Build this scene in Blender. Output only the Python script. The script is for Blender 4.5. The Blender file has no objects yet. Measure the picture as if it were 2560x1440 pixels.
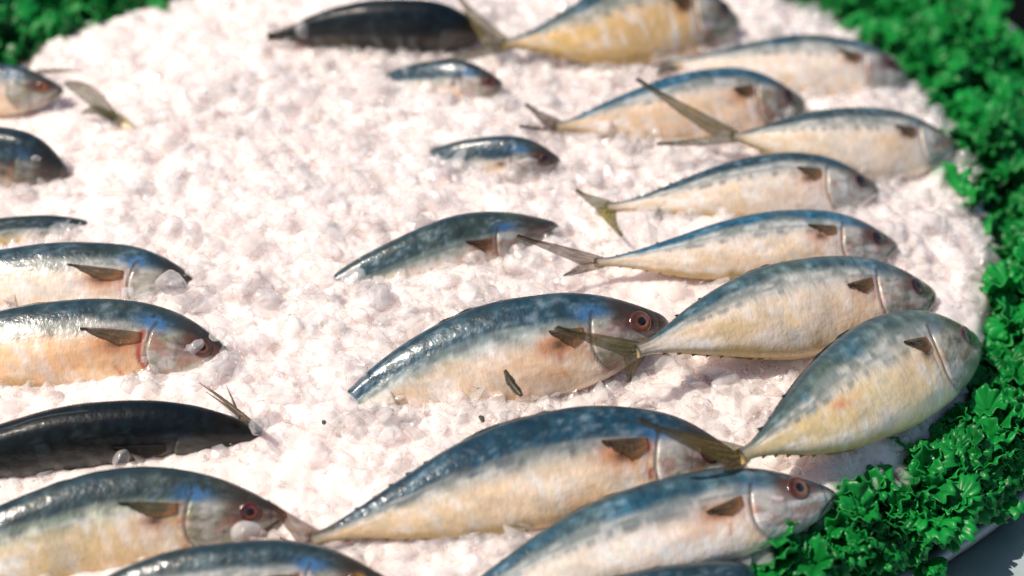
import bpy, math, random
import numpy as np
from mathutils import Vector

random.seed(7)
RNG = np.random.default_rng(7)
SC = bpy.context.scene
COL = SC.collection
R = math.radians

# ------------------------------------------------------------------ camera
PITCH, DIST, LENS = R(38), 1.17, 65.0
CAM = np.array([0, -DIST*math.cos(PITCH), DIST*math.sin(PITCH)+.03])
FW = np.array([0, math.cos(PITCH), -math.sin(PITCH)])
UP = np.array([0, math.sin(PITCH), math.cos(PITCH)])
RT = np.array([1., 0, 0])
FPX = LENS/36*2560

# ------------------------------------------------------------------ the heap of ice
HC = np.array([-.109, .167])                    # centre of the round basin
_TH = np.radians([-180, -150, -110, -70, 20, 30, 40, 60, 85, 110, 135, 147, 157, 180])
_RB = np.array([.38, .42, .446, .450, .446, .450, .40, .36, .275, .24, .265, .275, .31, .38])
RIM_R, RIM_C = .517, np.array([.06, .10])       # the basin's round rim, its centre off the heap's


def rim_r(th):
    c, s = math.cos(th), math.sin(th)
    b = RIM_C[0]*c+RIM_C[1]*s
    return b+math.sqrt(b*b-(RIM_C@RIM_C)+RIM_R**2)



def r_edge(th):
    return np.interp(th, _TH, _RB)


def ice_z(x, y):
    dx, dy = np.asarray(x)-HC[0], np.asarray(y)-HC[1]
    r = np.hypot(dx, dy)
    rb = r_edge(np.arctan2(dy, dx))
    q = r/rb
    z = .05*(1-(r/.446)**2)
    z = z-.9*rb*np.clip(q-.95, 0, 1)**1.3-6*np.clip(q-.985, 0, 1)**1.5
    return np.maximum(z, -.11)


def ray(px, py):
    d = FW + RT*(px-1280)/FPX + UP*(720-py)/FPX
    return d


def unproject(px, py, off=0.0):
    """a point of the photograph set down on the ice, off metres above it"""
    d = ray(px, py)
    t = 1.17
    for _ in range(40):
        p = CAM+d*t
        h = p[2]-(float(ice_z(p[0], p[1]))+off)
        t += h/(-d[2])*.7
    return CAM+d*t


# ------------------------------------------------------------------ noise
_TAB = RNG.random((256, 256))


def vnoise(x, y):
    x, y = np.asarray(x, float), np.asarray(y, float)
    xi, yi = np.floor(x).astype(int), np.floor(y).astype(int)
    fx, fy = x-xi, y-yi
    fx, fy = fx*fx*(3-2*fx), fy*fy*(3-2*fy)
    g = lambda a, b: _TAB[a & 255, b & 255]
    return (g(xi, yi)*(1-fx)+g(xi+1, yi)*fx)*(1-fy)+(g(xi, yi+1)*(1-fx)+g(xi+1, yi+1)*fx)*fy


def fbm(x, y, o=4):
    s, a, t = 0, .5, 0
    for k in range(o):
        s = s+a*vnoise(x*2**k+17.3*k, y*2**k+9.1*k)
        t += a
        a *= .5
    return s/t


def sstep(a, b, x):
    t = np.clip((x-a)/(b-a), 0, 1)
    return t*t*(3-2*t)


def mix(a, b, w):
    a, b = np.asarray(a, float), np.asarray(b, float)
    w = np.asarray(w)[..., None]
    return a*(1-w)+b*w


# ------------------------------------------------------------------ objects
def link(name, mesh, mat=None, parent=None, smooth=True):
    o = bpy.data.objects.new(name, mesh)
    COL.objects.link(o)
    if mat:
        mesh.materials.append(mat)
    if parent:
        o.parent = parent
    if smooth:
        mesh.shade_smooth()
    return o


def mesh_from(name, v, faces, attrs=None):
    me = bpy.data.meshes.new(name)
    v = np.asarray(v, np.float32)
    me.from_pydata([], [], []) if False else None
    me.vertices.add(len(v))
    me.vertices.foreach_set('co', v.ravel())
    loops, starts, tot = [], [], 0
    if isinstance(faces, np.ndarray):
        k = faces.shape[1]
        n = len(faces)
        me.loops.add(n*k)
        me.loops.foreach_set('vertex_index', faces.astype(np.int32).ravel())
        me.polygons.add(n)
        me.polygons.foreach_set('loop_start', np.arange(0, n*k, k, dtype=np.int32))
    else:
        for f in faces:
            starts.append(tot)
            loops.extend(f)
            tot += len(f)
        me.loops.add(tot)
        me.loops.foreach_set('vertex_index', np.array(loops, np.int32))
        me.polygons.add(len(starts))
        me.polygons.foreach_set('loop_start', np.array(starts, np.int32))
    me.update(calc_edges=True)
    me.validate()
    for nm, a in (attrs or {}).items():
        a = np.asarray(a, np.float32)
        if nm == 'skin':
            at = me.attributes.new('skin', 'FLOAT_COLOR', 'POINT')
            c = np.ones((len(v), 4), np.float32)
            c[:, :3] = a
            at.data.foreach_set('color', c.ravel())
        else:
            at = me.attributes.new(nm, 'FLOAT_VECTOR', 'POINT')
            at.data.foreach_set('vector', a.ravel())
    return me


def thing(name, label, cat, loc=(0, 0, 0), group=None):
    o = bpy.data.objects.new(name, None)
    o.empty_display_size = .01
    COL.objects.link(o)
    o.location = loc
    tag(o, label, cat, group)
    return o


def tag(o, label=None, cat=None, group=None, kind=None):
    for k, x in (('label', label), ('category', cat), ('group', group), ('kind', kind)):
        if x:
            o[k] = x


def grid_faces(n, m, wrap=False):
    i = np.arange(n-1)[:, None]
    mm = m if wrap else m-1
    j = np.arange(mm)[None, :]
    a = i*m+j
    b = i*m+(j+1) % m
    return np.stack([a, b, b+m, a+m], -1).reshape(-1, 4)


def sheet(P, thick):
    """closed thin solid from a grid of points: verts, faces"""
    n, m, _ = P.shape
    du = np.gradient(P, axis=0)
    dv = np.gradient(P, axis=1)
    N = np.cross(du, dv)
    N /= np.linalg.norm(N, axis=-1, keepdims=True)+1e-12
    T = np.asarray(thick)
    if T.ndim:
        T = T[..., None]
    A, B = P+N*T*.5, P-N*T*.5
    v = np.concatenate([A.reshape(-1, 3), B.reshape(-1, 3)])
    f = grid_faces(n, m)
    F = [f, f[:, ::-1]+n*m]
    idx = np.arange(n*m).reshape(n, m)
    border = np.concatenate([idx[0, :], idx[1:, -1], idx[-1, -2::-1], idx[-2:0:-1, 0]])
    nb = np.roll(border, -1)
    F.append(np.stack([nb, border, border+n*m, nb+n*m], -1))
    return v, np.concatenate(F)


# ------------------------------------------------------------------ materials
def nodes(name):
    m = bpy.data.materials.new(name)
    m.use_nodes = True
    nt = m.node_tree
    return m, nt, nt.nodes['Principled BSDF']


def N(nt, t, **kw):
    n = nt.nodes.new(t)
    for k, v in kw.items():
        if k.startswith('i_'):
            n.inputs[k[2:].replace('_', ' ')].default_value = v
        else:
            setattr(n, k, v)
    return n


def make_skin(name, metallic=.3, rough=.34, coat=.35, trans=0.0, see=0, spec=.5):
    m, nt, b = nodes(name)
    L = nt.links.new
    at = N(nt, 'ShaderNodeAttribute', attribute_name='skin')
    uv = N(nt, 'ShaderNodeAttribute', attribute_name='suv')
    mp = N(nt, 'ShaderNodeMapping')
    mp.inputs['Scale'].default_value = (30, 3.4, 1)
    L(uv.outputs['Vector'], mp.inputs['Vector'])
    st = N(nt, 'ShaderNodeTexNoise')                     # the fine brushed streaks of the flank
    st.inputs['Scale'].default_value = 1.3
    st.inputs['Detail'].default_value = 5
    st.inputs['Roughness'].default_value = .65
    L(mp.outputs[0], st.inputs['Vector'])
    mr = N(nt, 'ShaderNodeMapRange')
    mr.inputs['From Min'].default_value = .3
    mr.inputs['From Max'].default_value = .7
    mr.inputs['To Min'].default_value = .86
    mr.inputs['To Max'].default_value = 1.13
    L(st.outputs['Fac'], mr.inputs['Value'])
    mx = N(nt, 'ShaderNodeVectorMath', operation='SCALE')
    L(at.outputs['Color'], mx.inputs[0])
    L(mr.outputs[0], mx.inputs['Scale'])
    L(mx.outputs[0], b.inputs['Base Color'])
    geo = N(nt, 'ShaderNodeTexCoord')
    n2 = N(nt, 'ShaderNodeTexNoise')
    n2.inputs['Scale'].default_value = 260
    n2.inputs['Detail'].default_value = 4
    L(geo.outputs['Object'], n2.inputs['Vector'])
    r2 = N(nt, 'ShaderNodeMapRange')
    r2.inputs['To Min'].default_value = rough-.12
    r2.inputs['To Max'].default_value = rough+.14
    L(n2.outputs['Fac'], r2.inputs['Value'])
    L(r2.outputs[0], b.inputs['Roughness'])
    add = N(nt, 'ShaderNodeMath', operation='ADD')
    L(n2.outputs['Fac'], add.inputs[0])
    L(st.outputs['Fac'], add.inputs[1])
    bp = N(nt, 'ShaderNodeBump')
    bp.inputs['Strength'].default_value = .6
    bp.inputs['Distance'].default_value = .0009
    L((add if trans else n2).outputs[0], bp.inputs['Height'])
    L(bp.outputs[0], b.inputs['Normal'])
    b.inputs['Metallic'].default_value = metallic
    b.inputs['Coat Weight'].default_value = coat
    b.inputs['Coat Roughness'].default_value = .09
    L(bp.outputs[0], b.inputs['Coat Normal'])
    b.inputs['Specular IOR Level'].default_value = spec
    if trans:
        tr = N(nt, 'ShaderNodeBsdfTranslucent')
        L(mx.outputs[0], tr.inputs['Color'])
        ms = N(nt, 'ShaderNodeMixShader')
        ms.inputs[0].default_value = trans
        L(b.outputs[0], ms.inputs[1])
        L(tr.outputs[0], ms.inputs[2])
        out = ms
        if see:                                    # thin between the fin rays
            tp = N(nt, 'ShaderNodeBsdfTransparent')
            m6 = N(nt, 'ShaderNodeMixShader')
            r6 = N(nt, 'ShaderNodeMapRange')
            r6.inputs['From Min'].default_value = .35
            r6.inputs['From Max'].default_value = .65
            r6.inputs['To Min'].default_value = see*.35
            r6.inputs['To Max'].default_value = see
            L(st.outputs['Fac'], r6.inputs['Value'])
            L(r6.outputs[0], m6.inputs[0])
            L(ms.outputs[0], m6.inputs[1])
            L(tp.outputs[0], m6.inputs[2])
            out = m6
        L(out.outputs[0], nt.nodes['Material Output'].inputs['Surface'])
    return m


SKIN = make_skin('fish_skin', metallic=.05, rough=.32, coat=.38, spec=.45)
SKIN_SHADED = make_skin('fish_skin_shaded', metallic=.0, rough=.42, coat=.16, spec=.25)  # duller skin for the fish whose shade is painted into their colour
FIN = make_skin('fin_membrane', metallic=.1, rough=.38, coat=.25, trans=.3, see=.72)
FIN_DARK = make_skin('fin_ridge', metallic=.1, rough=.38, coat=.25, trans=.1)


def make_plain(name, col, rough=.4, metallic=0, coat=0, scale=300, var=.25, bump=.2):
    m, nt, b = nodes(name)
    L = nt.links.new
    tc = N(nt, 'ShaderNodeTexCoord')
    ns = N(nt, 'ShaderNodeTexNoise')
    ns.inputs['Scale'].default_value = scale
    ns.inputs['Detail'].default_value = 5
    L(tc.outputs['Object'], ns.inputs['Vector'])
    rp = N(nt, 'ShaderNodeValToRGB')
    c = np.array(col)
    rp.color_ramp.elements[0].position = .3
    rp.color_ramp.elements[1].position = .7
    rp.color_ramp.elements[0].color = (*(c*(1-var)), 1)
    rp.color_ramp.elements[1].color = (*np.minimum(c*(1+var), 1), 1)
    L(ns.outputs['Fac'], rp.inputs['Fac'])
    L(rp.outputs['Color'], b.inputs['Base Color'])
    b.inputs['Roughness'].default_value = rough
    b.inputs['Metallic'].default_value = metallic
    b.inputs['Coat Weight'].default_value = coat
    bp = N(nt, 'ShaderNodeBump')
    bp.inputs['Strength'].default_value = bump
    bp.inputs['Distance'].default_value = .001
    L(ns.outputs['Fac'], bp.inputs['Height'])
    L(bp.outputs[0], b.inputs['Normal'])
    return m


PUPIL = make_plain('pupil_black', (.008, .008, .01), .08, coat=.6, bump=0)
FLOOR = make_plain('dark_floor', (.002, .0025, .0025), .9, scale=6)
FLOOR.node_tree.nodes['Principled BSDF'].inputs['Specular IOR Level'].default_value = .05
STEEL = make_plain('galvanised_steel', (.58, .70, .74), .34, metallic=.3, scale=26, var=.12, bump=.12)
RIMMAT = make_plain('rim_steel', (.26, .30, .32), .42, metallic=.5, scale=60, var=.2)
LEAFBIT = make_plain('dark_scrap', (.035, .03, .012), .4, scale=400, var=.5)


def make_ice(name, base, trans, rough, sss=.6, bscale=420, bstr=.5, see=0, scale=.012):
    m, nt, b = nodes(name)
    L = nt.links.new
    tc = N(nt, 'ShaderNodeTexCoord')
    ns = N(nt, 'ShaderNodeTexNoise')
    ns.inputs['Scale'].default_value = bscale
    ns.inputs['Detail'].default_value = 5
    L(tc.outputs['Object'], ns.inputs['Vector'])
    n3 = N(nt, 'ShaderNodeTexNoise')
    n3.inputs['Scale'].default_value = 45
    n3.inputs['Detail'].default_value = 4
    L(tc.outputs['Object'], n3.inputs['Vector'])
    rp = N(nt, 'ShaderNodeValToRGB')
    c = np.array(base)
    rp.color_ramp.elements[0].position = .32
    rp.color_ramp.elements[1].position = .62
    rp.color_ramp.elements[0].color = (*(c*np.array([.93, .92, .92])), 1)
    rp.color_ramp.elements[1].color = (*c, 1)
    L(n3.outputs['Fac'], rp.inputs['Fac'])
    L(rp.outputs['Color'], b.inputs['Base Color'])
    r2 = N(nt, 'ShaderNodeMapRange')
    r2.inputs['From Min'].default_value = .3
    r2.inputs['From Max'].default_value = .7
    r2.inputs['To Min'].default_value = max(rough-.12, .03)
    r2.inputs['To Max'].default_value = rough+.15
    L(n3.outputs['Fac'], r2.inputs['Value'])
    L(r2.outputs[0], b.inputs['Roughness'])
    b.inputs['IOR'].default_value = 1.31
    b.inputs['Transmission Weight'].default_value = trans
    b.inputs['Subsurface Weight'].default_value = sss
    b.inputs['Subsurface Radius'].default_value = (1, .8, .75)
    b.inputs['Subsurface Scale'].default_value = scale
    bp = N(nt, 'ShaderNodeBump')
    bp.inputs['Strength'].default_value = bstr
    bp.inputs['Distance'].default_value = .0012
    L(ns.outputs['Fac'], bp.inputs['Height'])
    L(bp.outputs[0], b.inputs['Normal'])
    if see:                                        # clear inside, milkier where one looks along the surface, wet outside
        lw = N(nt, 'ShaderNodeLayerWeight')
        lw.inputs['Blend'].default_value = .4
        m2 = N(nt, 'ShaderNodeMapRange')
        m2.inputs['To Min'].default_value = see
        m2.inputs['To Max'].default_value = see*.55
        L(lw.outputs['Facing'], m2.inputs['Value'])
        vr = N(nt, 'ShaderNodeMath', operation='MULTIPLY')
        m4 = N(nt, 'ShaderNodeMapRange')
        m4.inputs['From Min'].default_value = .35
        m4.inputs['From Max'].default_value = .65
        m4.inputs['To Min'].default_value = .65
        m4.inputs['To Max'].default_value = 1.1
        L(n3.outputs['Fac'], m4.inputs['Value'])
        L(m2.outputs[0], vr.inputs[0])
        L(m4.outputs[0], vr.inputs[1])
        tr = N(nt, 'ShaderNodeBsdfTransparent')
        tr.inputs['Color'].default_value = (.985, .975, .97, 1)
        ms = N(nt, 'ShaderNodeMixShader')
        L(vr.outputs[0], ms.inputs[0])
        L(b.outputs[0], ms.inputs[1])
        L(tr.outputs[0], ms.inputs[2])
        gl = N(nt, 'ShaderNodeBsdfGlossy')
        gl.inputs['Roughness'].default_value = .09
        L(bp.outputs[0], gl.inputs['Normal'])
        fr = N(nt, 'ShaderNodeFresnel')
        fr.inputs['IOR'].default_value = 1.34
        L(bp.outputs[0], fr.inputs['Normal'])
        m3 = N(nt, 'ShaderNodeMixShader')
        L(fr.outputs[0], m3.inputs[0])
        L(ms.outputs[0], m3.inputs[1])
        L(gl.outputs[0], m3.inputs[2])
        gm = N(nt, 'ShaderNodeNewGeometry')              # the inner side of the skin of a lump is clear
        t2 = N(nt, 'ShaderNodeBsdfTransparent')
        m5 = N(nt, 'ShaderNodeMixShader')
        L(gm.outputs['Backfacing'], m5.inputs[0])
        L(m3.outputs[0], m5.inputs[1])
        L(t2.outputs[0], m5.inputs[2])
        L(m5.outputs[0], nt.nodes['Material Output'].inputs['Surface'])
    return m


ICE = make_ice('packed_ice', (.94, .83, .785), 0, .3, .7, 500, .5, 0, .02)
ICE_LUMP = make_ice('ice_lump', (.95, .86, .825), 0, .2, .9, 260, .5, .87, .012)
ICE_CLEAR = make_ice('clear_ice', (.97, .95, .94), .55, .1, 0, 240, .6, .62)


def make_parsley(name, col):
    m, nt, b = nodes(name)
    L = nt.links.new
    tc = N(nt, 'ShaderNodeTexCoord')
    oi = N(nt, 'ShaderNodeObjectInfo')
    ns = N(nt, 'ShaderNodeTexNoise')
    ns.inputs['Scale'].default_value = 90
    ns.inputs['Detail'].default_value = 3
    L(tc.outputs['Object'], ns.inputs['Vector'])
    ad = N(nt, 'ShaderNodeMath', operation='MULTIPLY_ADD')
    L(oi.outputs['Random'], ad.inputs[0])
    ad.inputs[1].default_value = .5
    L(ns.outputs['Fac'], ad.inputs[2])
    rp = N(nt, 'ShaderNodeValToRGB')
    c = np.array(col)
    rp.color_ramp.elements[0].position = .4
    rp.color_ramp.elements[1].position = 1.0
    rp.color_ramp.elements[0].color = (*(c*.6), 1)
    rp.color_ramp.elements[1].color = (*(c*1.35), 1)
    L(ad.outputs[0], rp.inputs['Fac'])
    L(rp.outputs['Color'], b.inputs['Base Color'])
    b.inputs['Roughness'].default_value = .36
    b.inputs['Specular IOR Level'].default_value = .35
    tr = N(nt, 'ShaderNodeBsdfTranslucent')
    L(rp.outputs['Color'], tr.inputs['Color'])
    ms = N(nt, 'ShaderNodeMixShader')
    ms.inputs[0].default_value = .22
    L(b.outputs[0], ms.inputs[1])
    L(tr.outputs[0], ms.inputs[2])
    L(ms.outputs[0], nt.nodes['Material Output'].inputs['Surface'])
    return m


PARSLEY = make_parsley('parsley_leaf', (.006, .225, .036))
STEMMAT = make_parsley('parsley_stem', (.012, .15, .03))

# ------------------------------------------------------------------ fish
_S = np.array([0, .04, .12, .25, .4, .55, .68, .78, .86, .92, .96, .985, 1])
_UPP = np.array([.07, .065, .125, .27, .42, .51, .53, .49, .395, .27, .165, .085, 0])
_DNP = np.array([.07, .07, .135, .30, .46, .54, .54, .495, .41, .305, .20, .11, 0])


def prof(tab, s):
    sl = np.gradient(tab, _S)
    i = np.clip(np.searchsorted(_S, s, side='right')-1, 0, len(_S)-2)
    h = _S[i+1]-_S[i]
    t = (s-_S[i])/h
    y = ((1+2*t)*(1-t)**2*tab[i]+t*(1-t)**2*h*sl[i]+t*t*(3-2*t)*tab[i+1]+t*t*(t-1)*h*sl[i+1])
    end = np.interp(.96, _S, tab)*np.sqrt(np.clip((1-s)/.04, 0, 1))
    return np.where(s > .96, end*.35+np.maximum(y, 0)*.65, y)


def catmull(pts, u):
    pts = np.asarray(pts, float)
    n = len(pts)
    k = np.concatenate([[0], np.cumsum(np.linalg.norm(np.diff(pts, axis=0), axis=1))])
    k /= k[-1]
    m = np.gradient(pts, k, axis=0)
    i = np.clip(np.searchsorted(k, u, side='right')-1, 0, n-2)
    h = (k[i+1]-k[i])[:, None]
    t = ((u-k[i])/(k[i+1]-k[i]))[:, None]
    return ((1+2*t)*(1-t)**2*pts[i]+t*(1-t)**2*h*m[i]+t*t*(3-2*t)*pts[i+1]+t*t*(t-1)*h*m[i+1])


GSH = [0.0]


def gill_s(v):
    return GSH[0]+.775+.035*(v+.1)**2+np.where(v < -.2, .05*(v+.2)**2, 0)


def skin(s, v, P):
    """colour of the skin at s (tail 0, snout 1) and v (belly -1, back 1)"""
    o = P['seed']*3.7
    n1 = fbm(s*9+o, v*1.6+o, 4)
    n2 = fbm(s*26+o*2, v*3.5+o, 4)
    n3 = fbm(s*90+o, v*7+o*1.3, 3)
    blue = np.array([.022, .105, .17])*P.get('bluev', 1)
    grn = np.array([.085, .125, .105])*P.get('bluev', 1)
    wb = np.clip(P['blue']+1.3*(n1-.5), 0, 1)
    back = mix(np.broadcast_to(grn, s.shape+(3,)), np.broadcast_to(blue, s.shape+(3,)), wb)
    back = back*(.05+.9*n2)[..., None]
    bars = np.sin(s*150+9*n1+2.5*v)*.5+.5
    back = back*(1-P.get('bars', .35)*bars*sstep(.35, .6, n2+.1))[..., None]
    n4 = fbm(s*60+o, v*14+o, 3)
    back = mix(back, np.broadcast_to((.34, .44, .50), back.shape), .5*sstep(.50, .78, n4*.5+n2*.5)*P.get('fleck', .55))
    mid = mix(np.broadcast_to((.13, .19, .19), s.shape+(3,)), np.broadcast_to((.56, .57, .53), s.shape+(3,)), sstep(.35, .65, n2))
    mid = mid*np.array(P.get('midc', (1, 1, 1)))
    bel = mix(np.broadcast_to((.97, .82, .68), s.shape+(3,)), np.broadcast_to(P['bellyc'], s.shape+(3,)), sstep(.3, .7, n1*.6+n2*.4+P['yel']))
    edge = .22*(n2-.5)+.20*(n1-.5)+.10*(n4-.5)+P.get('line', 0)
    c = mix(bel, mid, .9*sstep(-.12, .34, v+edge))
    c = mix(c, back, sstep(.36, .58, v+edge))
    # dark stripe along the lateral line and one pale stripe above it
    c = mix(c, back*.8, .55*np.exp(-((v-.34+edge*.5)/.035)**2)*(s < .8)*sstep(.02, .2, s)*sstep(.3, .6, n2))
    c = mix(c, np.broadcast_to((.52, .53, .49), s.shape+(3,)), .45*np.exp(-((v-.21+edge*.5)/.05)**2)*(s < .78))
    c = mix(c, np.broadcast_to((.012, .03, .04), s.shape+(3,)), .75*sstep(.82, .98, v+.1*(n2-.5)))
    # dashes below the back, pearly slanted streaks and gold blotches on the flank
    dsh = sstep(.50, .62, fbm(s*48+o*1.9, v*3+o, 3))
    c = mix(c, back*.7, np.clip(P.get('dash', .6)*dsh*np.exp(-((v-.20-.10*(n1-.5))/.10)**2)*(s < .76)*sstep(.08, .2, s), 0, .85))
    sl = s+.035*v
    pearl = sstep(.50, .68, fbm(sl*44+o*2.3, v*1.8+o, 3))*sstep(.30, -.05, v)*(s < .8)
    c = mix(c, np.broadcast_to((.97, .92, .88), s.shape+(3,)), .55*pearl)
    gb = sstep(.50, .70, fbm(sl*11+o*1.1, v*2.2+o*2, 4))*sstep(.25, -.1, v)*(s < .8)
    c = mix(c, np.broadcast_to((.84, .56, .27), s.shape+(3,)), np.clip(P.get('blotch', .45)*gb, 0, .7))
    gy = sstep(.54, .70, fbm(sl*20+o*4.1, v*3+o*3, 4))*sstep(.35, .0, v)*(s < .8)
    c = mix(c, np.broadcast_to((.50, .50, .45), s.shape+(3,)), .35*gy)
    # rows of dark spots under the back
    ph = (s/.043+P['seed']) % 1-.5
    sp = np.exp(-((ph*.043*7.2/.055)**2+((v-.68-.05*(n1-.5))/.055)**2)**1.5)
    c = mix(c, np.broadcast_to((.01, .03, .06), s.shape+(3,)), .8*P.get('spots', .6)*sp*(s > .15)*(s < .76)*sstep(.3, .5, n1))
    # yellow keel, brown tail stalk
    c = mix(c, np.broadcast_to((.50, .33, .07), s.shape+(3,)), .75*sstep(-.72, -.95, v+.25*(n2-.5))*sstep(.75, .4, s))
    c = mix(c, np.broadcast_to((.22, .15, .06), s.shape+(3,)), .55*sstep(.10, .0, s))
    c = mix(c, np.broadcast_to((.60, .42, .12), s.shape+(3,)), P.get('gold', .25)*sstep(.35, .6, n1)*sstep(.3, -.3, v)*sstep(.55, .2, s))
    # head
    hd = sstep(-.012, .012, s-gill_s(v))
    olive = mix(np.broadcast_to((.30, .30, .20), s.shape+(3,)), np.broadcast_to((.50, .48, .43), s.shape+(3,)), sstep(.3, .65, n2+P.get('pale', 0)))
    olive = mix(olive, np.broadcast_to((.12, .10, .06), s.shape+(3,)), .8*sstep(.46, .68, n4*.5+fbm(s*18+o*1.7, v*3+o, 3)*.5-.25*P.get('pale', 0)))
    hcol = mix(olive, back*.8+np.array([.01, .012, .01]), sstep(.30, .62, v+.2*(n2-.5)))
    c = mix(c, hcol, hd*.92)
    d = lambda s0, v0, rs, rv: np.exp(-(((s-s0)/rs)**2+((v-v0)/rv)**2))
    c = mix(c, np.broadcast_to((.05, .16, .34), s.shape+(3,)), np.clip(P['nape']*1.3*d(.80, .52, .035, .17)*sstep(.25, .6, n3+.1), 0, .9))
    c = mix(c, np.broadcast_to((.05, .032, .018), s.shape+(3,)), np.clip(P.get('mask', .5)*1.3*sstep(.83, .89, s+.06*(n2-.5))*sstep(-.55, .05, v+.6*(n1-.5)), 0, .92))
    c = mix(c, np.broadcast_to((.42, .20, .15), s.shape+(3,)), np.clip(hd*(.35+.6*P['flush'])*sstep(.52, .66, fbm(s*30+o, v*4.5+o*2, 3))*sstep(.35, .0, v), 0, .6))
    c = mix(c, np.broadcast_to((.86, .82, .80), s.shape+(3,)), np.clip(hd*.8*sstep(.52, .68, fbm(s*24+o*3, v*5+o, 3))*sstep(.45, .1, v)*(.4+P.get('pale', 0)), 0, .6))
    # flush of blood behind the gills and round the fin root
    c = mix(c, np.broadcast_to((.52, .19, .06), s.shape+(3,)), np.clip(P['flush']*1.2*d(.715, -.16+P.get('pv', .10), .05, .22)*(.4+1.2*n2), 0, .85))
    c = mix(c, np.broadcast_to((.60, .33, .17), s.shape+(3,)), np.clip(P['flush']*.7*d(.66, -.45, .12, .4)*sstep(.4, .7, n1), 0, .6))
    c = mix(c, np.broadcast_to((.05, .025, .012), s.shape+(3,)), np.clip(.95*d(.715, -.14+P.get('pv', .10), .02, .10), 0, .9))  # dark of the hollow below the fin root, painted in
    if 'sore' in P:
        c = mix(c, np.broadcast_to((.75, .25, .10), s.shape+(3,)), .8*d(P['sore'][0], P['sore'][1], .045, .13)*sstep(.25, .55, n2))
    ge = s-gill_s(v)
    c = mix(c, np.broadcast_to((.40, .07, .035), s.shape+(3,)), np.clip(P.get('gillred', 1)*P['flush']*np.exp(-((ge+.012+.022*(n2-.5))/.007)**2)*(v < .35)*sstep(.40, .58, n2*.6+n4*.4+.04), 0, .9))
    s2 = s-.715-.03*v*v+.05*(n1-.5)
    c = mix(c, np.broadcast_to((.50, .16, .07), s.shape+(3,)), np.clip(P['flush']*.8*np.exp(-(s2/.006)**2)*(v < -.15)*(v > -.8)*sstep(.48, .6, n2), 0, .7))
    c = mix(c, np.broadcast_to((.03, .025, .03), s.shape+(3,)), .85*np.exp(-(ge/.0045)**2)*(v > -.85)*(v < .6))
    pre = s-(.865+.02*(v+.2)**2)
    c = mix(c, np.broadcast_to((.14, .12, .09), s.shape+(3,)), .55*np.exp(-(pre/.005)**2)*(v < .2)*(v > -.8)*sstep(.35, .6, n2))
    # round the eye, the snout, the mouth
    es, ev = P.get('eyepos', (.915, .22))
    er = np.hypot((s-es)*6.2, (v-ev)*.9)
    c = mix(c, np.broadcast_to((.10, .03, .016), s.shape+(3,)), np.clip(P.get('red', .8)*sstep(.44, .22, er+.2*(n2-.5)), 0, .94))
    c = mix(c, np.broadcast_to((.10, .10, .085), s.shape+(3,)), .7*sstep(.962, .985, s))
    my = -.02-(1-s)*13.
    c = mix(c, np.broadcast_to((.17, .20, .10), s.shape+(3,)), .5*sstep(.0, -.12, v-my)*sstep(.93, .95, s))
    c = mix(c, np.broadcast_to((.04, .014, .01), s.shape+(3,)), .95*np.exp(-((v-my)/.12)**2)*sstep(.935, .948, s))
    c = c*(.84+.20*n3+.14*n4)[..., None]
    return np.clip(c*P.get('tone', 1), .002, .95)  # a very low tone paints shade over the whole skin


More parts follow.
